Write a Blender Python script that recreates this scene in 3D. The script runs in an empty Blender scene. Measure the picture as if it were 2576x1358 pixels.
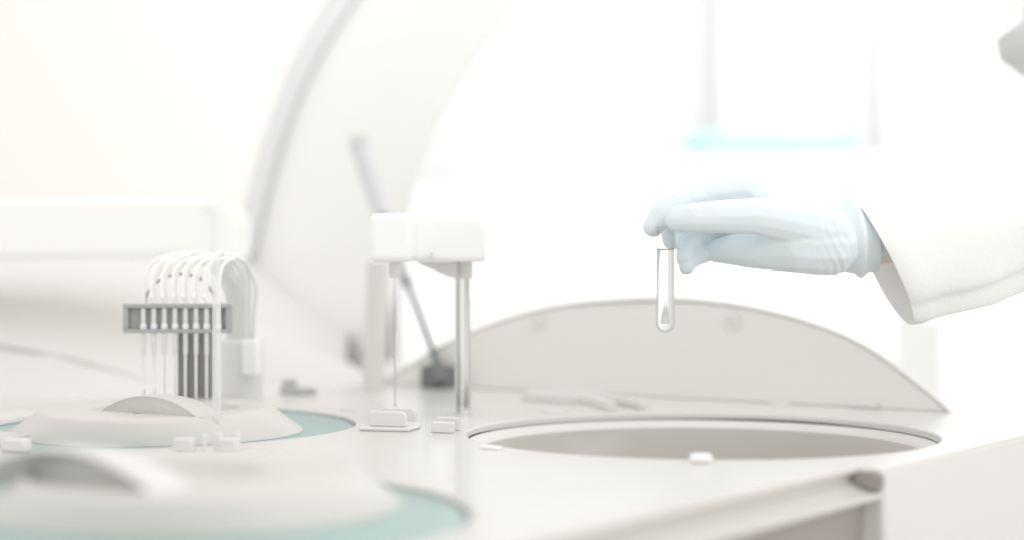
import bpy, bmesh, math, random
from mathutils import Vector, Matrix, noise
from mathutils.geometry import delaunay_2d_cdt
random.seed(4)
S = bpy.context.scene
COL = S.collection

# ------------------------------------------------------------------ camera, world, lamps, exposure
CAM_H, FPX, CX, CY = 0.127, 4293.0, 1288.0, 665.0      # photo measured at 2576 px wide; horizon at row 665
cam_d = bpy.data.cameras.new('camera'); cam = bpy.data.objects.new('camera', cam_d); COL.objects.link(cam)
cam.location = (0, 0, CAM_H); cam.rotation_euler = (math.pi/2, 0, 0)
cam_d.sensor_width = 36; cam_d.lens = 36*FPX/2576
cam_d.shift_y = -(679-CY)/2576
cam_d.clip_start = .02; cam_d.clip_end = 60
cam_d.dof.use_dof = True; cam_d.dof.focus_distance = 1.29; cam_d.dof.aperture_fstop = 2.1
S.camera = cam

W = bpy.data.worlds.new('World'); S.world = W; W.use_nodes = True
bg = W.node_tree.nodes['Background']; bg.inputs[0].default_value = (1.0, .988, .968, 1); bg.inputs[1].default_value = .86

def area(name, loc, target, size, power, col=(1, 1, 1), sy=None):
    d = bpy.data.lights.new(name, 'AREA'); d.energy = power; d.color = col
    d.shape = 'RECTANGLE'; d.size = size; d.size_y = sy or size
    o = bpy.data.objects.new(name, d); COL.objects.link(o); o.location = loc
    o.rotation_euler = (Vector(target)-Vector(loc)).to_track_quat('-Z', 'Y').to_euler()
    return o
area('ceiling_lamp', (.9, 1.3, 2.2), (.1, 1.3, 0), 2.6, 7, (1, .995, .985), 2.0)
area('side_softbox', (2.3, .1, .95), (.1, 1.3, .05), 1.6, 8, (1, .995, .985), 1.2)
area('wall_fill', (2.25, 2.05, 1.6), (2.25, 5.0, 1.2), 4.9, 66, (1, 1, 1), .8)  # unseen fill light, added to brighten the far wall and bench

S.view_settings.view_transform = 'Standard'; S.view_settings.look = 'None'
S.view_settings.exposure = 0.31; S.view_settings.gamma = 1; S.view_settings.use_curve_mapping = False
S.render.engine = 'CYCLES'
S.cycles.max_bounces = 24; S.cycles.diffuse_bounces = 5; S.cycles.transmission_bounces = 24; S.cycles.transparent_max_bounces = 16
S.cycles.caustics_reflective = False; S.cycles.caustics_refractive = True
S.cycles.use_denoising = True

# ------------------------------------------------------------------ helpers
def P(px, py, Y):                       # the point seen at that place of the photo, Y metres away
    return Vector(((px-CX)*Y/FPX, Y, CAM_H-(py-CY)*Y/FPX))
def D(px, py, z=0.0):                   # ... lying on the level z
    return P(px, py, (CAM_H-z)*FPX/(py-CY))

def mat(name, col, rough=.4, metal=0, spec=.5, trans=0, ior=1.45, bump=0, bscale=60, var=.0, alpha=1, coat=0, sss=0):
    m = bpy.data.materials.new(name); m.use_nodes = True
    nt = m.node_tree; b = nt.nodes['Principled BSDF']
    b.inputs['Base Color'].default_value = (*col, 1); b.inputs['Roughness'].default_value = rough
    b.inputs['Metallic'].default_value = metal; b.inputs['Specular IOR Level'].default_value = spec
    b.inputs['Transmission Weight'].default_value = trans; b.inputs['IOR'].default_value = ior
    b.inputs['Alpha'].default_value = alpha; b.inputs['Coat Weight'].default_value = coat
    if sss:
        b.inputs['Subsurface Weight'].default_value = sss; b.inputs['Subsurface Radius'].default_value = (.01, .008, .007)
    tc = nt.nodes.new('ShaderNodeTexCoord')
    if var:
        n = nt.nodes.new('ShaderNodeTexNoise'); n.inputs['Scale'].default_value = 9; n.inputs['Detail'].default_value = 6
        nt.links.new(tc.outputs['Object'], n.inputs['Vector'])
        mx = nt.nodes.new('ShaderNodeMix'); mx.data_type = 'RGBA'
        mx.inputs['A'].default_value = (*[c*(1-var) for c in col], 1); mx.inputs['B'].default_value = (*[min(1, c*(1+var)) for c in col], 1)
        nt.links.new(n.outputs['Fac'], mx.inputs['Factor']); nt.links.new(mx.outputs['Result'], b.inputs['Base Color'])
        mr = nt.nodes.new('ShaderNodeMapRange'); mr.inputs['To Min'].default_value = rough*.8; mr.inputs['To Max'].default_value = min(1, rough*1.25)
        nt.links.new(n.outputs['Fac'], mr.inputs['Value']); nt.links.new(mr.outputs['Result'], b.inputs['Roughness'])
    if bump:
        n2 = nt.nodes.new('ShaderNodeTexNoise'); n2.inputs['Scale'].default_value = bscale; n2.inputs['Detail'].default_value = 4
        nt.links.new(tc.outputs['Object'], n2.inputs['Vector'])
        bp = nt.nodes.new('ShaderNodeBump'); bp.inputs['Strength'].default_value = bump; bp.inputs['Distance'].default_value = .002
        nt.links.new(n2.outputs['Fac'], bp.inputs['Height']); nt.links.new(bp.outputs['Normal'], b.inputs['Normal'])
    return m

M = {
 'plastic': mat('white_plastic', (.76, .75, .73), .34, bump=.03, bscale=900, var=.012),
 'deck':    mat('deck_plastic', (.70, .687, .66), .20, bump=.03, bscale=700, var=.015),
 'cover':   mat('cover_plastic', (.665, .645, .615), .36, bump=.03, bscale=900, var=.012),
 'hood':    mat('hood_plastic', (.91, .905, .89), .38, var=.012),
 'lid':     mat('lid_plastic', (.78, .77, .742), .42, var=.012),
 'bowl':    mat('bowl_plastic', (.57, .55, .518), .20, var=.02),
 'shade':   mat('taupe_shade', (.35, .325, .30), .5, var=.02),  # dark taupe: shade under the edge lip carried by the colour
 'bright':  mat('bright_plastic', (.965, .96, .95), .35),
 'teal':    mat('teal_plastic', (.33, .475, .46), .33, var=.02),
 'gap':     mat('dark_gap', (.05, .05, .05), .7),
 'grey':    mat('grey_bracket', (.43, .44, .44), .4, var=.03),
 'dark':    mat('dark_grey', (.29, .29, .28), .45, var=.04),
 'wire':    mat('grey_wire', (.48, .48, .48), .5),
 'seal':    mat('pale_grey_seal', (.79, .795, .805), .6),
 'chrome':  mat('chrome', (.80, .80, .79), .10, metal=1),
 'steel':   mat('needle_steel', (.80, .79, .78), .3, metal=1),
 'tubing':  mat('milky_tubing', (.96, .95, .93), .25),
 'strut':   mat('strut_cylinder', (.66, .665, .68), .35),
 'rod':     mat('teal_grey_rod', (.11, .15, .147), .25),
 'rubber':  mat('grey_rubber', (.20, .20, .20), .6),
 'glove':   mat('nitrile_glove', (.79, .872, .905), .42, bump=.12, bscale=160, var=.02),
 'cloth':   mat('coat_cloth', (.88, .875, .86), .9, spec=.1, bump=.2, bscale=420),
 'skin':    mat('skin', (.88, .75, .67), .5, sss=.2),
 'hair':    mat('hair', (.25, .18, .13), .6, bump=.5, bscale=120),
 'mask':    mat('face_mask', (.95, .955, .96), .8, spec=.1),
 'white':   mat('eye_white', (.85, .85, .84), .2),
 'wallwarm': mat('warm_wall_paint', (.825, .79, .76), .9, spec=.1, var=.006),
 'wall':    mat('white_wall_paint', (.93, .93, .93), .9, spec=.1),
 'floor':   mat('floor_vinyl', (.74, .74, .73), .4, var=.02),
 'cyan':    mat('cyan_panel', (.47, .77, .82), .5),
 'palegrey': mat('pale_grey_paint', (.88, .88, .88), .6),
 'glass':   mat('clear_glass', (1, 1, 1), .0, trans=1, ior=1.45),
 'liquid':  mat('clear_liquid', (.97, .97, .965), .08, trans=.86, ior=1.33),
}
def milky():
    m = bpy.data.materials.new('frosted_clear'); m.use_nodes = True; nt = m.node_tree
    b = nt.nodes['Principled BSDF']; b.inputs['Base Color'].default_value = (.9, .89, .87, 1); b.inputs['Roughness'].default_value = .2
    t = nt.nodes.new('ShaderNodeBsdfTransparent'); mx = nt.nodes.new('ShaderNodeMixShader'); mx.inputs[0].default_value = .42
    nt.links.new(t.outputs[0], mx.inputs[1]); nt.links.new(b.outputs[0], mx.inputs[2])
    nt.links.new(mx.outputs[0], nt.nodes['Material Output'].inputs[0])
    return m
M['milky'] = milky()
def painted_reflections():                       # chrome: lengthwise light and dark reflections painted into the colour
    nt = M['chrome'].node_tree; b = nt.nodes['Principled BSDF']; tc = nt.nodes.new('ShaderNodeTexCoord')
    mp = nt.nodes.new('ShaderNodeMapping'); mp.inputs['Scale'].default_value = (230, 230, 1.2)
    n = nt.nodes.new('ShaderNodeTexNoise'); n.inputs['Scale'].default_value = 1; n.inputs['Detail'].default_value = 3
    mr = nt.nodes.new('ShaderNodeMapRange'); mr.inputs['From Min'].default_value = .38; mr.inputs['From Max'].default_value = .62
    mx = nt.nodes.new('ShaderNodeMix'); mx.data_type = 'RGBA'; mx.inputs['A'].default_value = (.46, .455, .44, 1); mx.inputs['B'].default_value = (.9, .9, .89, 1)
    nt.links.new(tc.outputs['Object'], mp.inputs[0]); nt.links.new(mp.outputs[0], n.inputs['Vector']); nt.links.new(n.outputs['Fac'], mr.inputs['Value'])
    nt.links.new(mr.outputs[0], mx.inputs['Factor']); nt.links.new(mx.outputs['Result'], b.inputs['Base Color'])
painted_reflections()
def thin_glass():                        # thin clear wall: mirror-like at grazing angles, a touch denser at its edges
    m = bpy.data.materials.new('thin_clear_glass'); m.use_nodes = True; nt = m.node_tree; nt.nodes.remove(nt.nodes['Principled BSDF'])
    pw_ = nt.nodes.new('ShaderNodeMath'); pw_.operation = 'POWER'; pw_.inputs[1].default_value = 4
    fr = nt.nodes.new('ShaderNodeMath'); fr.operation = 'MULTIPLY_ADD'; fr.inputs[1].default_value = .5; fr.inputs[2].default_value = .035
    lw = nt.nodes.new('ShaderNodeLayerWeight'); lw.inputs[0].default_value = .5
    rp = nt.nodes.new('ShaderNodeMix'); rp.data_type = 'RGBA'; rp.inputs['A'].default_value = (.985, .985, .985, 1); rp.inputs['B'].default_value = (.90, .90, .895, 1)
    t = nt.nodes.new('ShaderNodeBsdfTransparent'); g = nt.nodes.new('ShaderNodeBsdfGlossy'); g.inputs['Roughness'].default_value = .03
    mx = nt.nodes.new('ShaderNodeMixShader')
    nt.links.new(lw.outputs['Facing'], pw_.inputs[0]); nt.links.new(pw_.outputs[0], fr.inputs[0])
    nt.links.new(lw.outputs['Facing'], rp.inputs['Factor']); nt.links.new(rp.outputs['Result'], t.inputs[0])
    nt.links.new(fr.outputs[0], mx.inputs[0]); nt.links.new(t.outputs[0], mx.inputs[1]); nt.links.new(g.outputs[0], mx.inputs[2])
    nt.links.new(mx.outputs[0], nt.nodes['Material Output'].inputs[0])
    return m
M['glass'] = thin_glass()

def finish(name, bm, m, parent=None, smooth=True, bevel=0, angle=40, seg=3):
    bmesh.ops.recalc_face_normals(bm, faces=bm.faces[:])
    me = bpy.data.meshes.new(name); bm.to_mesh(me); bm.free()
    return finish_mesh(name, me, m, parent, smooth, bevel, angle, seg)
def finish_mesh(name, me, m, parent=None, smooth=True, bevel=0, angle=40, seg=3):
    me.materials.clear(); me.materials.append(M[m] if isinstance(m, str) else m)
    if smooth:
        me.shade_smooth(); me.set_sharp_from_angle(angle=math.radians(angle))
    o = bpy.data.objects.new(name, me); COL.objects.link(o)
    if bevel:
        b = o.modifiers.new('edge', 'BEVEL'); b.width = bevel; b.segments = seg; b.limit_method = 'ANGLE'; b.angle_limit = math.radians(35)
        b.harden_normals = False
    if parent: attach(o, parent)
    return o
def origin(o):
    p = Vector((0, 0, 0))
    while o: p += o.location; o = o.parent
    return p
def attach(o, parent):
    o.parent = parent; o.matrix_parent_inverse = Matrix.Translation(-WORLD.get(parent.name, Vector((0, 0, 0))))
WORLD = {}
def thing(name, label, cat, loc=(0, 0, 0), group=None):
    e = bpy.data.objects.new(name, None); COL.objects.link(e); e.location = loc; e.empty_display_size = .05
    WORLD[e.name] = Vector(loc)
    return tag(e, label, cat, group)
def tag(o, label, cat, group=None):
    o['label'] = label; o['category'] = cat
    if group: o['group'] = group
    return o

def box(bm, lo, hi, mtx=None):
    x0, y0, z0 = lo; x1, y1, z1 = hi
    v = [bm.verts.new(p) for p in ((x0,y0,z0),(x1,y0,z0),(x1,y1,z0),(x0,y1,z0),(x0,y0,z1),(x1,y0,z1),(x1,y1,z1),(x0,y1,z1))]
    for f in ((3,2,1,0),(4,5,6,7),(0,1,5,4),(1,2,6,5),(2,3,7,6),(3,0,4,7)): bm.faces.new([v[i] for i in f])
    if mtx is not None: bmesh.ops.transform(bm, matrix=mtx, verts=v)
    return v
def frame_box(bm, c, ax, ay, sx, sy, z0, z1):   # box centred on c in plan with horizontal axes ax, ay
    q = [c+ax*sx*i+ay*sy*j for i, j in ((-.5,-.5),(.5,-.5),(.5,.5),(-.5,.5))]
    lo = [bm.verts.new((p.x, p.y, z0)) for p in q]; hi = [bm.verts.new((p.x, p.y, z1)) for p in q]
    bm.faces.new(lo[::-1]); bm.faces.new(hi)
    for i in range(4): bm.faces.new((lo[i], lo[(i+1) % 4], hi[(i+1) % 4], hi[i]))
def lathe(bm, c, prof, n=96, close=False):
    rings = []
    for r, z in prof:
        if r < 1e-6: rings.append([bm.verts.new((c[0], c[1], c[2]+z))])
        else: rings.append([bm.verts.new((c[0]+r*math.cos(2*math.pi*i/n), c[1]+r*math.sin(2*math.pi*i/n), c[2]+z)) for i in range(n)])
    for a, b in zip(rings, rings[1:]):
        for i in range(n):
            j = (i+1) % n
            if len(a) == 1 and len(b) == 1: continue
            if len(a) == 1: bm.faces.new((a[0], b[i], b[j]))
            elif len(b) == 1: bm.faces.new((a[i], b[0], a[j]))
            else: bm.faces.new((a[i], b[i], b[j], a[j]))
def spline(pts, k=8):
    pts = [Vector(p) for p in pts]; out = []
    ext = [pts[0]*2-pts[1]]+pts+[pts[-1]*2-pts[-2]]
    for i in range(len(pts)-1):
        p0, p1, p2, p3 = ext[i:i+4]
        for j in range(k):
            t = j/k
            out.append(.5*((2*p1)+(p2-p0)*t+(2*p0-5*p1+4*p2-p3)*t*t+(3*p1-p0-3*p2+p3)*t**3))
    out.append(pts[-1]); return out
def tube(bm, pts, r, n=10, cap=True):
    pts = [Vector(p) for p in pts]; rr = r if isinstance(r, (list, tuple)) else [r]*len(pts)
    rings = []; up = None
    for i, p in enumerate(pts):
        t = (pts[min(i+1, len(pts)-1)]-pts[max(i-1, 0)]).normalized()
        if up is None: up = t.orthogonal().normalized()
        else:
            up = (up-t*up.dot(t))
            up = up.normalized() if up.length > 1e-6 else t.orthogonal().normalized()
        sd = t.cross(up)
        rings.append([bm.verts.new(p+(up*math.cos(2*math.pi*k/n)+sd*math.sin(2*math.pi*k/n))*rr[i]) for k in range(n)])
    for a, b in zip(rings, rings[1:]):
        for k in range(n): bm.faces.new((a[k], a[(k+1) % n], b[(k+1) % n], b[k]))
    if cap: bm.faces.new(rings[0][::-1]); bm.faces.new(rings[-1])
def slab(bm, pts, off):                  # a planar outline given real thickness by the vector off
    a = [bm.verts.new(p) for p in pts]; b = [bm.verts.new(Vector(p)+off) for p in pts]
    bm.faces.new(a); bm.faces.new(b[::-1]); n = len(a)
    for i in range(n): bm.faces.new((a[i], b[i], b[(i+1) % n], a[(i+1) % n]))
def grid(bm, rows, closed=False):
    vs = [[bm.verts.new(p) for p in r] for r in rows]
    for a, b in zip(vs, vs[1:]):
        m = len(a)
        for i in range(m if closed else m-1): bm.faces.new((a[i], a[(i+1) % m], b[(i+1) % m], b[i]))
    return vs
def capsule(bm, a, b, ra, rb):           # tapered capsule
    t = bmesh.new()
    for p, r in ((a, ra), (b, rb)):
        g = bmesh.ops.create_icosphere(t, subdivisions=2, radius=r)
        bmesh.ops.translate(t, verts=g['verts'], vec=Vector(p))
    h = bmesh.ops.convex_hull(t, input=t.verts[:])
    dead = list({v for v in h['geom_interior'] if isinstance(v, bmesh.types.BMVert)})
    bmesh.ops.delete(t, geom=dead, context='VERTS')
    bmesh.ops.recalc_face_normals(t, faces=t.faces[:])
    me = bpy.data.meshes.new('tmp'); t.to_mesh(me); t.free(); bm.from_mesh(me); bpy.data.meshes.remove(me)
def chain(bm, pts):
    for (a, ra), (b, rb) in zip(pts, pts[1:]): capsule(bm, a, b, ra, rb)
def blend(bm, voxel, it=6, factor=.5):   # union of the bodies in bm as one continuous skin
    me = bpy.data.meshes.new('tmp'); bm.to_mesh(me); bm.free()
    o = bpy.data.objects.new('tmp', me); COL.objects.link(o)
    r = o.modifiers.new('r', 'REMESH'); r.mode = 'VOXEL'; r.voxel_size = voxel
    s = o.modifiers.new('s', 'SMOOTH'); s.iterations = it; s.factor = factor
    dg = bpy.context.evaluated_depsgraph_get(); dg.update()
    out = bpy.data.meshes.new_from_object(o.evaluated_get(dg))
    bpy.data.objects.remove(o); bpy.data.meshes.remove(me)
    return out

# ------------------------------------------------------------------ setting
FLOOR = -.95
def struct(name, bm, m):
    o = finish(name, bm, m, smooth=False); o['kind'] = 'structure'; return o
b = bmesh.new(); box(b, (-6, -2, FLOOR-.1), (7, 6, FLOOR)); struct('floor', b, 'floor')
b = bmesh.new(); box(b, (-6, 5.2, FLOOR), (7, 5.35, 4)); struct('wall', b, 'wall')
b = bmesh.new(); box(b, (-3.6, 4.3, FLOOR), (-.45, 4.45, 3.2)); pw = finish('partition_wall', b, 'wallwarm', smooth=False, bevel=.01)
tag(pw, 'warm pinkish white partition wall behind the raised white hood', 'wall')

# ------------------------------------------------------------------ analyzer
U = Vector((.5862, .8102, 0)).normalized()      # along the near side edge, away from the camera
V = Vector((U.y, -U.x, 0))                      # along the hinge line, out over the side edge
C = Vector((.484, 1.411, 0))                    # far corner of the deck
BOWL = Vector((.142, 1.289, 0)); RB = .178
C1 = Vector((-.310, 1.360, 0)); C2 = Vector((-.206, .872, 0)); RC = .187
an = thing('analyzer', 'large white laboratory analyzer with round open well, flat deck and raised hood', 'laboratory machine', tuple(C-U*.6-V*.5+Vector((0, 0, FLOOR))))

def circle(c, r, n=128, z=0): return [Vector((c.x+r*math.cos(2*math.pi*i/n), c.y+r*math.sin(2*math.pi*i/n), z)) for i in range(n)]
ED = .020                                        # deck sheet stops short of the side edge; the rolled edge profile takes over
A0 = C-U*1.30; B0 = C-V*1.40
out = [A0-V*ED, C-V*ED, C-V*.56, C-V*.56+U*.30, B0+U*.30, A0-V*1.40]
vv, ee = [], []
for loop in (out, circle(BOWL, RB, 160), circle(C1, RC, 160), circle(C2, RC, 160)):
    k0 = len(vv); vv += [Vector((p.x, p.y)) for p in loop]; ee += [(k0+i, k0+(i+1) % len(loop)) for i in range(len(loop))]
cv, _, cf, *_ = delaunay_2d_cdt(vv, ee, [], 1, 1e-6)
b = bmesh.new(); nv = [b.verts.new((p.x, p.y, 0)) for p in cv]
for f in cf:
    c = sum((Vector((cv[i].x, cv[i].y, 0)) for i in f), Vector((0, 0, 0)))/len(f)
    if (c-BOWL).length < RB*.9995 or (c-C1).length < RC*.9995 or (c-C2).length < RC*.9995: continue
    d_ = c-(C-V*.56)
    if d_.dot(V) > 0 and d_.dot(U) > 0: continue
    b.faces.new([nv[i] for i in f])
bmesh.ops.delete(b, geom=[v for v in b.verts if not v.link_faces], context='VERTS')
rim = [(RB, 0), (RB-.0010, -.0003), (RB-.0017, -.0010), (RB-.0020, -.0020), (RB-.0020, -.0042)]
lathe(b, BOWL, rim, 160)
for c in (C1, C2):
    lathe(b, c, [(RC, 0), (RC-.0012, -.0004), (RC-.002, -.0013), (RC-.0022, -.0024), (RC-.0022, -.0062)], 160)
deck = finish('deck', b, 'deck', an, angle=30)

# rolled side edge with its finger groove, then the flush side panel
def side(prof, t0, t1, name, m, bevel=0, cap=True):
    b = bmesh.new(); a = [b.verts.new(C-U*t0+V*n+Vector((0, 0, z))) for n, z in prof]; c = [b.verts.new(C-U*t1+V*n+Vector((0, 0, z))) for n, z in prof]
    for i in range(len(a)-1): b.faces.new((a[i], a[i+1], c[i+1], c[i]))
    return finish(name, b, m, an, angle=50, bevel=bevel)
arc = lambda cn, cz, r, a0, a1, k: [(cn+r*math.cos(math.radians(a0+(a1-a0)*i/k)), cz+r*math.sin(math.radians(a0+(a1-a0)*i/k))) for i in range(k+1)]
TP = .432
edge = [(-ED, 0)]+arc(-.0175, -.0016, .0016, 90, -40, 6)+[(-.0185, -.0040), (-.0215, -.0062), (-.0212, -.0085), (-.0150, -.0122), (-.0080, -.0142), (-.0030, -.0148)]+arc(-.0018, -.0166, .0020, 80, -90, 8)+[(-.010, -.0195)]
side(edge, TP, 1.30, 'rolled_edge', 'cover')
side([(-.010, -.0193), (-.013, -.024), (-.015, -.06), (-.016, FLOOR+.08)], TP, 1.30, 'side_skirt', 'shade')  # shade below the lip is put into the skirt's colour
b = bmesh.new(); k = 8
prof = [(-ED, 0)]+arc(-.004, -.004, .004, 90, 0, 6)+[(.002, -.06), (.006, FLOOR+.08), (-.05, FLOOR+.08)]
a = [b.verts.new(C-U*0+V*n+Vector((0, 0, z))) for n, z in prof]; c = [b.verts.new(C-U*TP+V*n+Vector((0, 0, z))) for n, z in prof]
for i in range(len(a)-1): b.faces.new((a[i], a[i+1], c[i+1], c[i]))
b.faces.new(a[::-1]); b.faces.new(c)
finish('side_panel', b, 'deck', an, angle=50, bevel=.003)
b = bmesh.new()                                  # end of the finger groove: a cup-shaped block with its shade put into the colour
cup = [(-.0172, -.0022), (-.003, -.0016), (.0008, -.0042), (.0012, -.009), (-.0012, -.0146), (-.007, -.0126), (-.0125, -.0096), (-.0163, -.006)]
slab(b, [C-U*(TP+.0005)+V*n+Vector((0, 0, z)) for n, z in cup], U*-.004); finish('groove_end_shade', b, 'shade', an)
# closed cabinet below the deck (far sides)
b = bmesh.new()
q = [A0-V*.06, C-U*.02-V*.06, C-V*.54-U*.02, C-V*.54+U*.28, B0+U*.28, A0-V*1.40]
slab(b, [p+Vector((0, 0, FLOOR+.06)) for p in q], Vector((0, 0, -FLOOR-.26))); finish('cabinet', b, 'plastic', an)
b = bmesh.new()
for p0, p1 in ((C, C-V*.56), (C-V*.56, C-V*.56+U*.30), (C-V*.56+U*.30, B0+U*.30)):
    d = (p1-p0).normalized(); n_ = Vector((0, 0, 1)).cross(d)*.004
    slab(b, [p0, p1, p1+Vector((0, 0, -.22)), p0+Vector((0, 0, -.22))], n_)
finish('deck_apron', b, 'plastic', an)

# round well
b = bmesh.new()
lathe(b, BOWL, [(RB-.0118, -.0125), (RB-.0122, -.0118), (RB-.0130, -.0116), (RB-.0136, -.0122), (RB-.0140, -.0135),
                (RB-.016, -.020), (RB-.022, -.055), (RB-.030, -.10), (RB-.04, -.112), (RB-.06, -.116), (0, -.116)], 160)
well = finish('well_bowl', b, 'bowl', an, angle=55)
b = bmesh.new(); rows = []; n = 160
for r_, z in ((RB-.0021, 0), (RB-.0026, -.0003), (RB-.0036, -.0008), (RB-.0085, -.0030), (RB-.0100, -.0042), (RB-.0112, -.0062), (RB-.0119, -.0066)):
    rows.append([Vector((BOWL.x+r_*math.cos(2*math.pi*i/n), BOWL.y+r_*math.sin(2*math.pi*i/n), z-.0058)) for i in range(n)])
grid(b, rows, closed=True); finish('well_rim', b, 'lid', an, angle=60)
b = bmesh.new(); rows = [[], []]                 # dark strip painted as the shadow gap between deck and rim, wider towards the back right
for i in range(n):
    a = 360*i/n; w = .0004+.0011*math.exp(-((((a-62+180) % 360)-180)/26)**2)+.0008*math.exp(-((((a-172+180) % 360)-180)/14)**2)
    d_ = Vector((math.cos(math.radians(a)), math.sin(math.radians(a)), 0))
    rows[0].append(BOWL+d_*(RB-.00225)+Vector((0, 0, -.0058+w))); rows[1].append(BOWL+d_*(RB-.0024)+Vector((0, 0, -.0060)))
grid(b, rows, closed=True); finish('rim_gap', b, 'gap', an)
b = bmesh.new(); lathe(b, BOWL, [(RB-.0019, -.0041), (RB-.0019, -.0062)], 160); finish('rim_wall', b, 'plastic', an)

# standing lid behind the well, leaning slightly back on the hinge line
H0, H1 = D(955, 963), D(2393, 1036)
hd = (H1-H0).normalized(); hn = Vector((-hd.y, hd.x, 0)); hn = hn if hn.y > 0 else -hn
lean = (Vector((0, 0, 1))+hn*.22).normalized()
def on_lid(px, py):                              # meets the plane of the lid
    r = P(px, py, 1)-Vector((0, 0, CAM_H)); nn = hd.cross(lean)
    t = (H0-Vector((0, 0, CAM_H))).dot(nn)/r.dot(nn); return Vector((0, 0, CAM_H))+r*t
sil = [(955,963),(1010,928),(1100,872),(1190,829),(1300,790),(1440,761),(1640,748),(1800,757),(1950,784),(2090,828),(2195,880),(2285,945),(2345,993),(2393,1036)]
edge_pts = spline([on_lid(*p) for p in sil], 6)
mid = (H0+H1)/2
inner = [p+(mid+lean*.03-p).normalized()*.004 for p in edge_pts]
b = bmesh.new(); slab(b, inner, hn*.003); lid = finish('well_lid', b, 'lid', an, bevel=.001)
b = bmesh.new()                                  # outer shell of the lid: rim lip and rounded back
rows = []
for i, p in enumerate(edge_pts):
    o_ = (p-(mid+lean*.03)).normalized()
    rows.append([p-o_*.0028+hn*.004, p-o_*.0026-hn*.001, p-hn*.0012, p+o_*.0012+hn*.001, p+o_*.001+hn*.006, p-o_*.006+hn*.016, p-o_*.02+hn*.024])
grid(b, rows); b.faces.new([b.verts.new(r[-1]+hn*.001) for r in rows][::-1])
finish('lid_shell', b, 'plastic', lid, angle=60)
for px, py in ((1355, 815), (1843, 813)):
    c = on_lid(px, py)-hn*.0005; b = bmesh.new()
    lathe(b, (0, 0, 0), [(.0090, 0), (.0086, .0014), (.0076, .0020), (.0060, .0019), (.0048, .0006), (.0026, .0004), (.0022, .0016), (.0012, .0022), (0, .0023)], 32)
    bmesh.ops.transform(b, matrix=Matrix.Translation(c)@(-hn+lean*.0).to_track_quat('Z', 'Y').to_matrix().to_4x4(), verts=b.verts[:])
    finish('screw_cap', b, 'lid', lid)
b = bmesh.new()
frame_box(b, D(2168, 1026)+hn*.002, hd, hn, .026, .007, 0, .006); finish('lid_latch', b, 'plastic', lid, bevel=.0018)

# carry handle shaped bars, tabs, plugs on the deck
def bar(path, w, h, name):
    b = bmesh.new(); pts = spline(path, 6); rows = []
    for i, p in enumerate(pts):
        t = (pts[min(i+1, len(pts)-1)]-pts[max(i-1, 0)]); t.z = 0; t.normalize(); s = Vector((-t.y, t.x, 0))*w/2; z = Vector((0, 0, h))
        rows.append([p-s, p+s, p+s+z, p-s+z])
    vs = grid(b, rows, closed=True); b.faces.new(vs[0]); b.faces.new(vs[-1][::-1])
    return finish(name, b, 'plastic', an, bevel=.0016)
bar([D(1318, 1006), D(1370, 1009), D(1420, 1014), D(1462, 1014), D(1500, 1020), D(1538, 1032)], .008, .0078, 'latch_bar')
bar([D(1330, 1001), D(1400, 1003), D(1480, 1006), D(1530, 1013), D(1575, 1019), D(1618, 1028)], .008, .0078, 'latch_bar')
def plug(px, py, r, h, name='plug'):
    b = bmesh.new(); c = D(px, py); lathe(b, c, [(r, .0001), (r, h*.6), (r*.93, h), (0, h)], 32); return finish(name, b, 'plastic', an)
plug(1392, 1036, .009, .0012); plug(880, 1030, .009, .0012); plug(1960, 1017, .009, .0014)
b = bmesh.new(); c = D(1763, 1163); frame_box(b, c, Vector((1, 0, 0)), Vector((0, 1, 0)), .0145, .009, 0, .0060); finish('rim_tab', b, 'bright', an, bevel=.0028, seg=5)
b = bmesh.new(); c = D(1235, 1128); frame_box(b, c, Vector((.8, -.6, 0)), Vector((.6, .8, 0)), .016, .007, 0, .0022); finish('rim_tab', b, 'bright', an, bevel=.001)

# raised hood, lower rear housing and the gas strut that holds the hood
def pxc(tab, y):
    for (y0, x0), (y1, x1) in zip(tab, tab[1:]):
        if y <= y1: return x0+(x1-x0)*(y-y0)/(y1-y0)
    (y0, x0), (y1, x1) = tab[-2:]; return x0+(x1-x0)*(y-y0)/(y1-y0)
def smooth_tab(t):
    return [(p.y, p.x) for p in spline([Vector((x, y, 0)) for y, x in t], 8)]
T0 = smooth_tab([(-420, 1140), (-200, 945), (0, 815), (140, 738), (280, 682), (400, 643), (540, 606), (640, 590)])
T1 = smooth_tab([(-420, 1215), (-200, 1020), (0, 892), (140, 803), (280, 737), (420, 690), (560, 655), (640, 640)])
T2 = smooth_tab([(-420, 1520), (-200, 1290), (0, 1138), (140, 1062), (300, 1004), (450, 972), (640, 952), (960, 925)])
T3 = smooth_tab([(-420, 1780), (-200, 1500), (0, 1312), (150, 1200), (300, 1112), (430, 1062), (530, 1036), (660, 1004), (960, 942)])
b = bmesh.new(); rows = []
ys = [-420+i*(960+420)/60 for i in range(61)]
for y in ys:
    x1, x2, x3 = pxc(T1, y) if y < 640 else 640, pxc(T2, y), pxc(T3, y)
    x1 = min(x1, x2-60)
    xm = x1*.55+x2*.45
    rows.append([P(x1, y, 2.27), P(xm, y, 2.17), P(x2-14, y, 2.10), P(x2+6, y, 2.085), P(x3-10, y, 2.03), P(x3, y, 2.035), P(x3-4, y, 2.06), P(x2, y, 2.2), P(xm, y, 2.3), P(x1, y, 2.32)])
vs = grid(b, rows, closed=True); b.faces.new(vs[0]); b.faces.new(vs[-1][::-1])
hood = finish('hood', b, 'hood', an, angle=50)
b = bmesh.new(); rows = []
for y in [-420+i*(640+420)/48 for i in range(49)]:
    x0, x1 = pxc(T0, y), pxc(T1, y)
    rows.append([P(x0, y, 2.34), P(x1+1, y, 2.262), P(x1+1, y, 2.315), P(x0, y, 2.37)])
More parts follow.
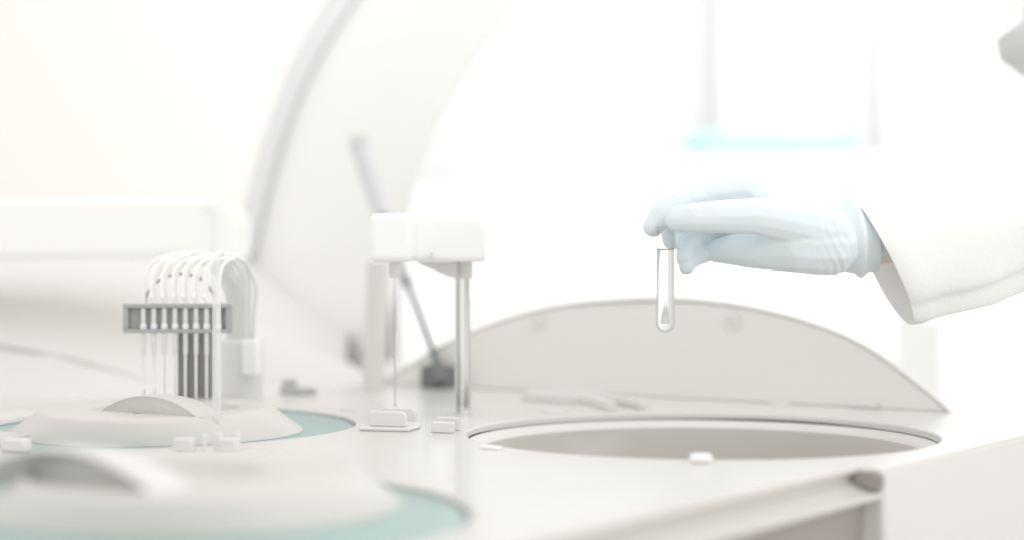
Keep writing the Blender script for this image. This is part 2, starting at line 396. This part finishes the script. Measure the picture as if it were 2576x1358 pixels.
vs = grid(b, rows, closed=True); b.faces.new(vs[0]); b.faces.new(vs[-1][::-1])
finish('hood_seal', b, 'seal', hood, angle=50)

b = bmesh.new()
st = [[D(-500, 965), P(-500, 800, 1.80), P(-500, 600, 2.06), P(-500, 560, 2.35)],
      [D(130, 1000), P(130, 890, 1.74), P(130, 625, 2.06), P(130, 560, 2.35)],
      [D(480, 1002), P(482, 982, 1.72), P(420, 650, 2.06), P(420, 560, 2.35)],
      [D(690, 991), P(690, 958, 1.77), P(640, 800, 2.06), P(660, 640, 2.33)],
      [D(930, 964), P(930, 944, 1.90), P(870, 905, 2.05), P(880, 760, 2.2)]]
vs = grid(b, st); bmesh.ops.subdivide_edges(b, edges=b.edges[:], cuts=2, use_grid_fill=True)
finish('rear_housing', b, 'plastic', an, angle=25)
b = bmesh.new(); tube(b, spline([P(-500, 800, 1.799), P(-150, 845, 1.764), P(130, 890, 1.739), P(300, 935, 1.727), P(480, 982, 1.719), P(690, 958, 1.769)], 6), .0016, 8); finish('housing_seam', b, 'cover', an)
b = bmesh.new(); rows = []; n = 110
for r_, z in ((.104, -.0024), (.105, .0012), (.107, .0022), (.181, .0030), (.1840, .0022), (.1845, -.0020)):
    rows.append([C1+Vector((r_*math.cos(math.radians(62+186*i/n)), r_*math.sin(math.radians(62+186*i/n)), z)) for i in range(n+1)])
vs = grid(b, rows); b.faces.new([r[0] for r in vs]); b.faces.new([r[-1] for r in vs][::-1]); finish('rim_shield', b, 'deck', an, angle=50)
b = bmesh.new(); frame_box(b, D(750, 988), U, V, .022, .032, .0, .006); frame_box(b, D(728, 985), U, V, .012, .012, .0, .013); finish('housing_hinge', b, 'wire', an, bevel=.002)

b = bmesh.new(); tube(b, [P(962, 545, 1.93), P(930, 450, 1.945), P(904, 372, 1.955)], [.0095, .0105, .010], 20)
ga = finish('gas_strut', b, 'strut', an)
b = bmesh.new(); lathe(b, P(903, 364, 1.957), [(0, -.012), (.009, -.010), (.0125, 0), (.009, .010), (0, .012)], 20); finish('strut_socket', b, 'strut', ga)
b = bmesh.new(); tube(b, [P(1108, 935, 1.76), P(1018, 690, 1.89), P(962, 545, 1.93)], .0031, 12); finish('strut_rod', b, 'rod', ga)
b = bmesh.new(); tube(b, [P(1026, 712, 1.884), P(1008, 660, 1.895)], [.0062, .0042], 14); finish('strut_collar', b, 'wire', ga)
b = bmesh.new(); c = D(1146, 969)-hn*.03
frame_box(b, c, hd, hn, .034, .02, 0, .023); tube(b, [P(1096, 905, 1.765), P(1112, 962, 1.755)], [.0055, .010], 12)
finish('strut_bracket', b, 'rubber', ga, bevel=.003)

# guide blocks beside the well
b = bmesh.new(); X, Yv = Vector((.97, -.24, 0)), Vector((.24, .97, 0))
frame_box(b, D(982, 1079), X, Yv, .040, .034, 0, .003); finish('guide_base', b, 'plastic', an, bevel=.0015)
def rplate(c, ax, w, h, r, th, nrm):
    pts = [c-ax*w/2, c+ax*w/2]
    pts += [c+ax*(w/2-r+r*math.cos(a))+Vector((0, 0, h-r+r*math.sin(a))) for a in [i*math.pi/16 for i in range(9)]]
    pts += [c-ax*w/2+Vector((0, 0, h))]
    b = bmesh.new(); slab(b, pts, nrm*th); return b
Z3 = Vector((0, 0, .003))
finish('guide_plate', rplate(D(974, 1082)+Z3, X, .030, .0118, .005, .0045, Yv), 'plastic', an, bevel=.0012)
finish('guide_plate', rplate(D(1004, 1068)+Z3, X, .028, .0105, .005, .0045, Yv), 'plastic', an, bevel=.0012)
b = bmesh.new(); frame_box(b, D(1115, 1087), X, Yv, .0175, .008, 0, .0082); finish('guide_block', b, 'plastic', an, bevel=.0012)
b = bmesh.new(); frame_box(b, D(1122, 1083)+Yv*.006, X, Yv, .0185, .004, 0, .0102); finish('guide_block', b, 'plastic', an, bevel=.0012)
# small clear clips near the front carousel
for px, py, w, d, h in ((466, 1131, .014, .010, .0085), (514, 1132, .0036, .004, .0115), (548, 1131, .006, .005, .0125), (576, 1131, .013, .010, .0085), (597, 1128, .004, .004, .0115), (40, 1134, .018, .012, .0088)):
    b = bmesh.new(); frame_box(b, D(px, py), X, Yv, w, d, 0, h); finish('clip', b, 'plastic', an, bevel=.0016)

# ------------------------------------------------------------------ two carousels
def carousel(cd, cc, label, lip_c, lip_w, lip_h, lip_t, well_r, well_c, deep, lipm='cover'):
    t = thing('carousel', label, 'carousel', (cd.x, cd.y, -.006), 'round teal carousels set into the white deck')
    b = bmesh.new(); r = RC-.004
    lathe(b, cd, [(r-.002, -.03), (r, -.006), (r-.0006, -.0036), (r-.0025, -.0028), (0, -.0028)], 160); finish('turntable', b, 'teal', t)
    b = bmesh.new()
    h = .0167; n = 128; A = [2*math.pi*i/n for i in range(n)]
    prof = [((.113, .110), -.0026), ((.1125, .1098), -.0012), ((.0925, .1075), h-.0042), ((.0900, .1058), h-.0015), ((.0865, .1025), h-.0002), ((.083, .099), h)]
    rows = []
    for (rx, ry), z in prof: rows.append([Vector((cc.x+rx*math.cos(a), cc.y+ry*math.sin(a), z)) for a in A])
    for r_, z in ((well_r+.002, h), (well_r, h-.0008), (well_r-.004, h-.0075), (well_r-.010, h-.0092), (.0005, h-.0092)):
        rows.append([Vector((well_c.x+r_*math.cos(2*math.pi*i/n), well_c.y+r_*math.sin(2*math.pi*i/n), z)) for i in range(n)])
    vs = grid(b, rows, closed=True); b.faces.new(vs[-1])
    cover = finish('cover', b, 'cover', t, angle=50)
    # half-round lip standing in the dish
    pts = []
    for i in range(33):
        a = -1+2*i/32; pts.append(lip_c+V*lip_w/2*a+Vector((0, 0, lip_h*(1-abs(a)**2.1))))
    b = bmesh.new(); th = U*lip_t; base = lip_c
    sc = lambda p, f, dz: base+(p-base)*f+Vector((0, 0, dz))
    rows = [[sc(p, .70, 0)+th*deep for p in pts], [sc(p, .86, 0)+th*deep*.7 for p in pts], [sc(p, .955, 0)+th*deep*.15 for p in pts], [sc(p, .97, 0) for p in pts], [sc(p, .99, 0)-th*.01 for p in pts], [sc(p, 1, .0004)+th*.05 for p in pts], [sc(p, 1.02, .0006)+th*.5 for p in pts], [sc(p, 1.0, -.0008)+th*.85 for p in pts], [sc(p, .96, -.006)+th*1.1 for p in pts], [sc(p, .9, -.014)+th*1.2 for p in pts]]
    grid(b, rows); b.faces.new([b.verts.new(sc(p, .70, 0)+th*(deep-.001)) for p in pts])
    finish('lip', b, lipm, cover, angle=60)
    return t, cover
h_ = .0167
lipc = D(374, 1041, .0158)
t1, cov1 = carousel(C1, Vector((-.276, 1.326, 0)), 'white covered teal carousel under the row of steel probes', lipc, .106, .0134, .030, .056, Vector((-.268, 1.322, 0)), .02)
t2, cov2 = carousel(C2, Vector((-.172, .920, 0)), 'blurred teal carousel with raised white cover nearest the camera', D(150, 1252, .0085), .165, .024, .034, .062, Vector((-.195, .915, 0)), .5, 'plastic')
# ------------------------------------------------------------------ central probe arm
pole = D(1164, 1041)
pa = thing('probe_arm', 'white probe arm on a chrome pole with one long thin needle', 'probe arm', tuple(pole))
b = bmesh.new(); zt = P(1164, 700, pole.y).z
lathe(b, pole, [(.0067, 0), (.0067, zt+.004)], 32); finish('pole', b, 'chrome', pa)
b = bmesh.new(); lathe(b, pole, [(.0072, .0002), (.0072, .002), (.0066, .0024)], 32); finish('pole_foot', b, 'steel', pa)
z0 = P(0, 660, pole.y).z
b = bmesh.new(); lathe(b, pole, [(.0078, zt), (.0086, zt+.0015), (.0086, z0-.001), (.0086, z0)], 32); finish('collar', b, 'plastic', pa)
b = bmesh.new()
y0, y1 = 1.405, 1.475
xl, xr = P(1036, 0, y0).x, P(1222, 0, y0).x
box(b, (xl, y0, P(0, 660, y0).z), (xr, y1, P(0, 545, y0).z)); arm = finish('arm_housing', b, 'bright', pa, bevel=.0045, seg=5)
b = bmesh.new(); x2, x3 = P(928, 0, 1.36).x, P(1037, 0, 1.36).x
box(b, (x2, 1.36, P(0, 660, 1.36).z), (x3, 1.46, P(0, 537, 1.36).z)); finish('arm_head', b, 'bright', pa, bevel=.006, seg=5)
b = bmesh.new()
w = [P(1046, 661, 1.43), P(1150, 661, 1.43), P(1150, 697, 1.43), P(1132, 697, 1.43)]
slab(b, w, Vector((0, .012, 0))); finish('gusset', b, 'plastic', pa, bevel=.0008)
b = bmesh.new(); c = P(1085, 650, 1.404); tube(b, [c, c-Vector((0, .006, 0))], [.0026, .0022], 14); tube(b, [c-Vector((0, .004, 0)), c+Vector((.001, -.005, .005))], .0012, 8); finish('set_screw', b, 'plastic', pa)
yN = 1.385
b = bmesh.new(); a = P(994, 0, yN); zz = lambda py: P(0, py, yN).z
lathe(b, (a.x, yN, 0), [(.0035, zz(697)), (.0048, zz(690)), (.0048, zz(658))], 20); finish('needle_hub', b, 'plastic', pa)
b = bmesh.new(); lathe(b, (a.x, yN, 0), [(0, zz(1041)), (.00065, zz(1036)), (.0008, zz(838)), (.0015, zz(835)), (.0015, zz(697))], 16); nd = finish('needle', b, 'steel', pa)
b = bmesh.new(); q = P(950, 800, 1.70)
tube(b, [D(938, 980), P(952, 655, 1.70)], [.0105, .0115], 20); finish('rear_column', b, 'plastic', an)

# ------------------------------------------------------------------ left transfer arm
ta = thing('transfer_arm', 'long pale rounded horizontal arm entering from the left above the probes', 'robot arm', (-.75, 1.84, 0))
b = bmesh.new(); Y0, Y1 = 1.78, 1.90
x1 = P(581, 0, Y0).x; zb, zt_ = P(0, 648, Y0).z, P(0, 500, Y0).z; r = .027
pr = [Vector((-1.05, Y0, zb)), Vector((x1-.012, Y0, zb)), Vector((x1, Y0, zb))]+[Vector((x1-r+r*math.cos(a), Y0, zt_-r+r*math.sin(a))) for a in [i*math.pi/24 for i in range(13)]]+[Vector((-1.05, Y0, zt_))]
slab(b, pr, Vector((0, Y1-Y0, 0))); finish('arm_housing', b, 'bright', ta, bevel=.006, seg=4)
b = bmesh.new()                                   # bright end cap wrapped round the end of the arm
outer = [Vector((x1+.001, 0, zb-.001))]+[Vector((x1+.001-r+r*math.cos(a), 0, zt_+.001-r+r*math.sin(a))) for a in [i*math.pi/24 for i in range(11)]]
inn = [Vector((x1-.016, 0, zb-.001))]+[Vector((x1-.004-r+(r-.011)*math.cos(a), 0, zt_-.002-r+(r-.006)*math.sin(a))) for a in [i*math.pi/24 for i in range(11)]]
pts = [Vector((p.x, Y0-.004, p.z)) for p in outer+inn[::-1]]
slab(b, pts, Vector((0, Y1-Y0+.008, 0))); finish('end_cap', b, 'bright', ta, bevel=.002)
b = bmesh.new(); c = Vector((-.75, 1.84, 0)); lathe(b, c, [(.011, 0), (.011, zb+.002)], 24); finish('pole', b, 'chrome', ta)

# ------------------------------------------------------------------ wash station with eight probes
YW = 1.40
ws = thing('wash_station', 'grey bracket with eight steel probes and looping milky white tubes', 'wash station', tuple(D(608, 1014)))
k = YW/FPX
def zW(py, Y=YW): return P(0, py, Y).z
def xW(px, Y=YW): return P(px, 0, Y).x
b = bmesh.new(); th = .010
box(b, (xW(312), YW-th/2, zW(836)), (xW(585), YW+th/2, zW(826)))
box(b, (xW(312), YW-th/2, zW(773)), (xW(585), YW+th/2, zW(763)))
box(b, (xW(312), YW-th/2+.0003, zW(826)), (xW(325), YW+th/2-.0003, zW(773)))
box(b, (xW(570), YW-th/2+.0003, zW(826)), (xW(585), YW+th/2-.0003, zW(773)))
finish('bracket', b, 'grey', ws, bevel=.0006)
b = bmesh.new(); box(b, (xW(325)+.0001, YW+.001, zW(826)+.0001), (xW(570)-.0001, YW+.004, zW(773)-.0001)); finish('bracket_back', b, 'grey', ws)
pxs = [362, 388.5, 415, 441.5, 468, 494.5, 521, 550]
ends = []
for i, px in enumerate(pxs):
    x = xW(px); yy = YW-.0022
    b = bmesh.new()
    lathe(b, (x, yy, 0), [(.0017, zW(892)), (.0019, zW(888)), (.0019, zW(832)), (.0019, zW(829))], 14)
    lathe(b, (x, yy, 0), [(.0018, zW(812)), (.0021, zW(809)), (.0021, zW(776)), (.0018, zW(773.5))], 14)
    pb = finish('probe', b, 'plastic', ws)
    b = bmesh.new(); lathe(b, (x, yy, 0), [(.0020, zW(827)), (.0029, zW(825)), (.0029, zW(817)), (.0024, zW(815)), (.0024, zW(812)), (.0018, zW(811))], 6); finish('ferrule', b, 'palegrey', pb, angle=20)
    b = bmesh.new(); long = i < 2
    pr = [(0, zW(996)), (.0007, zW(995)), (.00075, zW(893))] if not long else [(0, zW(997)), (.0014, zW(996)), (.0014, zW(978)), (.0010, zW(972)), (.00075, zW(970)), (.00075, zW(893))]
    if i > 3: pr = [(0, zW(1004)), (.0014, zW(1002)), (.0014, zW(893))]
    lathe(b, (x, yy, 0), pr, 12); finish('needle', b, 'steel', pb)
    # tube: up from the bracket, over in an arc, back down into the column
    f = i/7
    bx = 575+62*f; by = 852
    pk = 640+6*math.sin(i*2.1)
    path = [P(px, 764, YW-.002), P(px-1, 735, YW-.002), P(px+1, 700, YW-.001), P(px+14+6*(1-f), 664+4*f, YW+.004), P(px+45+14*(1-f), pk+4, YW+.014),
            P(.45*px+.55*bx, pk+3+5*math.sin(i), YW+.035), P(.18*px+.82*bx, 664+7*(1-f)+4*math.sin(i*1.7), YW+.058), P(bx-4+7*f, 720, YW+.078), P(bx+2*math.sin(i*3), 790, YW+.088), P(bx, by, YW+.092)]
    path = [p+Vector((random.uniform(-1, 1), random.uniform(-1, 1), random.uniform(-.8, .8)))*(.0022 if 2 < q < 8 else 0) for q, p in enumerate(path)]
    b = bmesh.new(); tube(b, spline(path, 8), .0017, 10); finish('tube', b, 'tubing', ws)
    if 0 < i < 7:
        b = bmesh.new(); path = [P(px-8, 742, YW-.008), P(px-9, 715, YW-.008), P(px-2, 678, YW-.005), P(px+24, 655, YW+.004), P(px+62, 652+3*math.sin(i*1.3), YW+.02), P(.3*px+.7*bx, 672, YW+.045), P(bx-14, 740, YW+.07), P(bx-12, by, YW+.085)]
        tube(b, spline(path, 8), .00135, 8); finish('tube', b, 'tubing', ws)
        b = bmesh.new(); c = P(px-8, 744, YW-.008); lathe(b, c, [(0, -.0024), (.0022, -.0016), (.0022, .0012), (.0012, .002)], 12); tube(b, spline([c, P(px-4, 755, YW-.006), P(px+4, 763, YW-.003)], 5), .0013, 8); finish('tube_joint', b, 'tubing', ws)
b = bmesh.new(); tube(b, spline([P(364, 762, YW+.01), P(372, 735, YW+.012), P(402, 703, YW+.014), P(452, 688, YW+.016), P(505, 700, YW+.016), P(538, 738, YW+.014), P(556, 764, YW+.012)], 8), .0013, 8); finish('cable', b, 'wire', ws)
b = bmesh.new(); YB = YW+.02
for a, c_ in ((447, 464), (474, 491), (501, 531)): box(b, (xW(a, YB), YB, zW(1012, YB)), (xW(c_, YB), YB+.02, zW(835, YB)))
finish('post_block', b, 'dark', ws, bevel=.0006)
cyl = D(608, 1014); s = cyl.y/FPX
b = bmesh.new(); zc = lambda py: P(0, py, cyl.y).z
lathe(b, cyl, [(54*s, 0), (53*s, zc(862)), (52*s, zc(854)), (49*s, zc(851)), (0, zc(851))], 48); finish('column', b, 'plastic', ws)
b = bmesh.new(); box(b, (P(622, 0, cyl.y).x, cyl.y-.030, zc(940)), (P(658, 0, cyl.y).x, cyl.y-.004, zc(848))); finish('column_cover', b, 'bright', ws, bevel=.003)
# clear dispensing tube in front of the bracket
ct = D(545, 1082); Yc = 1.245
b = bmesh.new(); ct = P(545, 1040, Yc); z = lambda py: P(0, py, Yc).z
lathe(b, (ct.x, Yc, 0), [(0, z(1082)), (.0016, z(1080)), (.0022, z(1045)), (.0032, z(1036)), (.0032, z(655)), (.0027, z(650)), (0, z(650))], 20)
dt = finish('dispensing_tube', b, 'milky'); tag(dt, 'frosted clear upright tube in front of the grey probe bracket', 'tube')

# ------------------------------------------------------------------ test tube
YT = 1.27; s = YT/FPX
tt = thing('test_tube', 'clear round bottomed test tube held upright between gloved fingers', 'test tube', tuple(P(1674, 836, YT)))
xT = P(1674, 0, YT).x; z = lambda py: P(0, py, YT).z
R = 24.5*s; Ri = R-.0011; zb = z(836)
def hemi(r, c, k=10): return [(r*math.sin(math.pi/2*i/k), c-r*math.cos(math.pi/2*i/k)) for i in range(k+1)]
o_ = hemi(R, zb+R); i_ = hemi(Ri, zb+R)
b = bmesh.new(); lathe(b, (xT, YT, 0), o_+[(R, z(573)), (R-.0005, z(571)), (Ri, z(573))]+i_[::-1], 48); glass = finish('glass', b, 'glass', tt, angle=60)
b = bmesh.new(); rl = Ri+.0002; l_ = hemi(rl, zb+R)
lathe(b, (xT, YT, 0), l_+[(rl, z(627)), (rl-.0006, z(629)), (rl-.002, z(630)), (0, z(630))], 48); finish('liquid', b, 'liquid', tt, angle=60)

# ------------------------------------------------------------------ person
pn = thing('person', 'person in white coat and pale blue glove reaching in from the right', 'person', (1.03, 1.92, FLOOR))
def J(px, py, dy, r): return (P(px, py, 1.27+dy), r*1.27/FPX)
# gloved right hand
b = bmesh.new()
chain(b, [J(2180, 598, .020, 76), J(2120, 602, .018, 82), J(2060, 600, .015, 88)])
chain(b, [J(2060, 590, .030, 78), J(1960, 555, .034, 62), J(1880, 483, .032, 43)])            # index metacarpal
chain(b, [J(2060, 590, .040, 76), J(1970, 560, .050, 62), J(1890, 490, .054, 44)])
chain(b, [J(2060, 610, .040, 74), J(1980, 590, .058, 62), J(1905, 540, .070, 42)])
chain(b, [J(2070, 620, .040, 72), J(1990, 615, .062, 58), J(1925, 595, .080, 38)])
chain(b, [J(2090, 612, .006, 80), J(2010, 612, .004, 76), J(1930, 622, .014, 58), J(1850, 628, .030, 42), J(1800, 632, .045, 30)])   # palm
hand_bits = b
chain(b, [J(2090, 585, .000, 62), J(2000, 562, -.008, 54), J(1900, 545, -.014, 47), J(1800, 546, -.016, 40), J(1745, 548, -.014, 38), J(1704, 551, -.010, 33)])      # thumb
chain(b, [J(1880, 481, .032, 44), J(1800, 489, .028, 39), J(1722, 509, .022, 38), J(1668, 542, .016, 34), J(1643, 572, .014, 27)])  # index
chain(b, [J(1890, 490, .054, 42), J(1800, 520, .050, 36), J(1735, 545, .044, 34), J(1690, 585, .032, 29), J(1690, 606, .024, 24)])  # middle
chain(b, [J(1905, 545, .070, 40), J(1820, 575, .064, 34), J(1757, 590, .052, 31), J(1726, 625, .034, 26), J(1722, 650, .022, 22)])   # ring
chain(b, [J(1925, 598, .080, 36), J(1850, 630, .072, 30), J(1785, 632, .056, 27), J(1742, 652, .036, 23), J(1727, 671, .022, 20)])    # little
me = blend(b, .0011, 5, .5)
nrm_ = [v.normal.copy() for v in me.vertices]
for v, vn in zip(me.vertices, nrm_):                                      # stretch wrinkles of the nitrile near the wrist and finger bends
    p = v.co; q = CX+p.x*FPX/p.y
    w_ = max(0, 1-abs(q-2110)/75); w2 = max(0, 1-abs(q-1745)/45)
    ph = 4.5*noise.noise(p*38)+2.2*noise.noise(p*95)
    f = (.00055*w_*max(-.4, math.sin((p.x*.9+p.z*.35)*1150+ph))*(.35+1.1*max(0, noise.noise(p*30+Vector((7, 0, 0)))+.25))
         + .0006*noise.noise(p*42) + .00022*noise.noise(p*130)
         + .00035*w2*math.sin((p.x+p.z*.4)*1100+ph)*max(0, noise.noise(p*50)+.35))
    v.co = p+vn*f
glove = finish_mesh('glove', me, 'glove', pn, angle=80)
def ring_loft(bm, rings, n=48, nz=0, seed=0, folds=False):
    rows = []
    for k_, (c, ax, ay) in enumerate(rings):
        rows.append([])
        for i in range(n):
            a = 2*math.pi*i/n; p = c+ax*math.cos(a)+ay*math.sin(a)
            if folds:
                for fa, fw, fd in ((-42, 9, .0075), (-66, 8, -.004), (38, 14, .004)):
                    d_ = (math.degrees(a)-fa+k_*2.5+180) % 360-180; p = p-(ax*math.cos(a)+ay*math.sin(a)).normalized()*fd*math.exp(-(d_/fw)**2)*min(1, .25+k_/4)
            if nz: p = p+(ax*math.cos(a)+ay*math.sin(a)).normalized()*nz*noise.noise(Vector((p.x*14, p.y*14+seed, p.z*30)))
            rows[-1].append(p)
    return grid(bm, rows, closed=True)
# rolled cuff of the glove
b = bmesh.new(); rg = []
m_ = 1.29/FPX
def cuff(px_top, py_top, px_bot, py_bot, dy, ry): 
    a, c = P(px_top, py_top, 1.27+dy), P(px_bot, py_bot, 1.27+dy); return ((a+c)/2, Vector((0, ry, 0)), (a-c)/2)
rg = [cuff(2092, 524, 2120, 684, .019, .024), cuff(2122, 512, 2150, 688, .020, .0275), cuff(2134, 503, 2162, 697, .020, .0305), cuff(2140, 500, 2167, 699, .020, .0312), cuff(2147, 503, 2173, 695, .020, .0300), cuff(2152, 508, 2182, 686, .020, .0275), cuff(2176, 514, 2206, 684, .021, .0275), cuff(2180, 518, 2208, 681, .021, .0265)]
ring_loft(b, rg, 64, .0012); finish('glove_cuff', b, 'glove', pn, angle=80)
# body: one continuous figure
nk, hp = Vector((.80, 1.84, .20)), Vector((1.05, 1.92, -.08))
HD = Vector((.640, 1.80, .388))
wr = P(2190, 600, 1.295); el = Vector((.58, 1.40, .19)); sr = Vector((.73, 1.64, .19)); sl = Vector((.86, 2.03, .20))
b = bmesh.new()
chain(b, [(P(2130, 600, 1.29), .020), (wr, .0215), ((wr+el)/2, .032), (el, .036), (sr, .048), (nk-Vector((0, 0, .05)), .06)])
chain(b, [(nk-Vector((0, 0, .05)), .06), (sl, .048), (sl+Vector((.16, .06, -.24)), .036), (hp+Vector((-.03, .10, -.10)), .026), (hp+Vector((-.05, .09, -.18)), .028)])
chain(b, [(hp, .14), ((hp+nk)/2, .13), (nk-Vector((-.01, 0, .07)), .12)])
chain(b, [(nk-Vector((0, 0, .05)), .07), (HD+Vector((.06, .01, -.06)), .055), (HD+Vector((.03, 0, .0)), .075)])
for s_ in (-1, 1):
    h2 = hp+Vector((0, .07*s_, -.06)); chain(b, [(h2, .085), (h2+Vector((.0, .01*s_, -.40)), .06), (h2+Vector((.03, .01*s_, -.75)), .04)]); chain(b, [(Vector((h2.x+.03, h2.y, FLOOR+.045)), .042), (Vector((h2.x-.14, h2.y, FLOOR+.035)), .033)])
# head: looks down and to the left
fd = Vector((-.985, -.10, -.12)).normalized(); sd = Vector((0, 1, 0)); sd = (sd-fd*sd.dot(fd)).normalized(); ud = sd.cross(fd); ud = ud if ud.z > 0 else -ud
def hpnt(f_, s_, u_): return HD+fd*f_+sd*s_+ud*u_
chain(b, [(hpnt(-.035, 0, .028), .088), (hpnt(.015, 0, .022), .082)])
chain(b, [(hpnt(.030, 0, -.045), .058), (hpnt(.055, 0, -.085), .030)])
chain(b, [(hpnt(.088, 0, .022), .010), (hpnt(.108, 0, -.018), .013)])
for s_ in (-1, 1):
    chain(b, [(hpnt(-.01, .078*s_, -.005), .013), (hpnt(-.015, .084*s_, .025), .016)])
    chain(b, [(hpnt(.082, .012*s_, .038), .012), (hpnt(.070, .045*s_, .040), .012)])
chain(b, [(hpnt(.086, -.018, -.052), .010), (hpnt(.086, .018, -.052), .010)])
finish_mesh('body', blend(b, .005, 4), 'skin', pn, angle=180)
for s_ in (-1, 1):
    b = bmesh.new(); bmesh.ops.create_icosphere(b, subdivisions=3, radius=.0125); bmesh.ops.translate(b, verts=b.verts[:], vec=hpnt(.079, .032*s_, .022)); ey = finish('eye', b, 'white', pn)
    b = bmesh.new(); bmesh.ops.create_icosphere(b, subdivisions=2, radius=.0055); bmesh.ops.translate(b, verts=b.verts[:], vec=hpnt(.0868, .032*s_, .020)); finish('iris', b, 'hair', ey)
b = bmesh.new(); chain(b, [(hpnt(-.050, 0, .035), .094), (hpnt(-.02, 0, .062), .078), (hpnt(.02, 0, .075), .055)]); chain(b, [(hpnt(-.05, -.05, .0), .05), (hpnt(-.06, .05, -.02), .05)])
finish_mesh('hair', blend(b, .006, 4), 'hair', pn, angle=180)
b = bmesh.new(); rg = []
for u_, f0, w_, d_ in ((.010, .030, .060, .104), (-.008, .034, .070, .130), (-.030, .034, .072, .128), (-.055, .030, .068, .104), (-.082, .022, .058, .084), (-.105, .012, .046, .066)):
    rg.append([hpnt(f0-.03+d_*math.cos(a)*1.0, w_*1.08*math.sin(a), u_) for a in [math.radians(-88+176*i/20) for i in range(21)]])
grid(b, rg); bmesh.ops.solidify(b, geom=b.faces[:], thickness=.0015); finish('face_mask', b, 'mask', pn, angle=70)
# coat: sleeve with open cuff, then torso and skirt
def sec(pt, pb, dyc, ry, near=0):
    a, c = P(*pt, 1.27+dyc), P(*pb, 1.27+dyc); return ((a+c)/2, Vector((near, -ry, 0)), (a-c)/2)
b = bmesh.new()
rg = [sec((2137, 503), (2297, 829), .030, .050, -.001), sec((2146, 500), (2310, 828), .030, .0515, -.001), sec((2180, 493), (2345, 812), .032, .052, -.001), sec((2240, 482), (2385, 795), .036, .052, .0), sec((2310, 462), (2430, 776), .042, .053, .008), sec((2370, 424), (2480, 757), .05, .055, .006),
      sec((2430, 400), (2530, 738), .06, .056, .004), sec((2520, 392), (2600, 712), .07, .057, 0), sec((2640, 385), (2700, 680), .085, .058, 0), sec((2800, 360), (2830, 660), .11, .058, 0)]
rows = []
vs = ring_loft(b, rg, 96, .006, 3, True)
inner_ = [v.co.copy() for v in vs[0]]
c0 = rg[0][0]
lin = [[p for p in inner_]]+[[p+(c0-p)*f+Vector((d, .0, 0)) for p in inner_] for f, d in ((.02, .0005), (.07, .004), (.28, .014), (.55, .035))]
grid(b, lin, closed=True)
bmesh.ops.remove_doubles(b, verts=b.verts[:], dist=1e-5)
sleeve = b
tmp = bmesh.new()
chain(tmp, [(P(2800, 510, 1.38), .050), (el, .056), (sr, .070), (nk-Vector((0, 0, .06)), .08)])
chain(tmp, [(nk-Vector((0, 0, .06)), .08), (sl, .070), (sl+Vector((.16, .06, -.24)), .058), (hp+Vector((-.03, .10, -.10)), .055)])
chain(tmp, [(hp+Vector((0, 0, -.38)), .20), (hp, .17), ((hp+nk)/2, .155), (nk-Vector((-.01, 0, .06)), .135)])
m2 = blend(tmp, .008, 5)
sleeve.from_mesh(m2)
finish('coat', sleeve, 'cloth', pn, angle=80)

# ------------------------------------------------------------------ far background
YF = 4.4
ins = thing('bench_instrument', 'blurred far white instrument with a pale cyan band along its top', 'instrument', tuple(P(1960, 470, YF)))
b = bmesh.new(); box(b, (P(1700, 0, YF).x, YF, P(0, 470, YF).z), (P(2230, 0, YF).x, YF+.4, P(0, 392, YF).z)); finish('body', b, 'wall', ins, bevel=.015)
b = bmesh.new(); box(b, (P(1755, 0, YF).x, YF+.01, P(0, 390, YF).z), (P(2165, 0, YF).x, YF+.35, P(0, 332, YF).z)); finish('cyan_band', b, 'cyan', ins, bevel=.012)
for px in (1702, 2238):
    b = bmesh.new(); tube(b, [P(px, 455, YF-.02), P(px, 455, YF)], .012, 16); finish('knob', b, 'palegrey', ins)
bn = thing('lab_bench', 'far white lab bench under the blurred instrument', 'bench', tuple(P(2100, 480, YF)-Vector((0, 0, 1.2))))
zbt = P(0, 472, YF).z
b = bmesh.new(); box(b, (P(1000, 0, YF).x, YF-.004, zbt-.05), (P(3300, 0, YF).x, YF+.5, zbt-.002)); finish('bench_top', b, 'wall', bn, bevel=.006)
b = bmesh.new(); box(b, (P(1004, 0, YF).x, YF, FLOOR), (P(3280, 0, YF).x, YF+.48, zbt-.052)); finish('bench_base', b, 'wall', bn)
for px, w in ((1875, 120), (2275, 90), (2345, 26)):
    b = bmesh.new(); c = P(px, 0, 5.0); hw = w/2*5.0/FPX
    box(b, (c.x-hw, 5.0, FLOOR), (c.x+hw, 5.12, 2.2)); o = finish('post', b, 'palegrey', None, bevel=.01)
    tag(o, {1875: 'wide pale post on the far white wall, left of the others', 2275: 'middle pale post on the far wall behind the gloved hand', 2345: 'narrow pale post on the far wall, rightmost of three'}[px], 'post', 'pale posts on the far wall')
b = bmesh.new(); c = P(2372, 900, 3.0); box(b, (c.x, 3.0, FLOOR), (c.x+.022, 3.4, P(0, 800, 3.0).z)); o = finish('cabinet_side', b, 'palegrey', None, bevel=.003)
tag(o, 'narrow pale grey upright panel far behind the lid', 'panel')
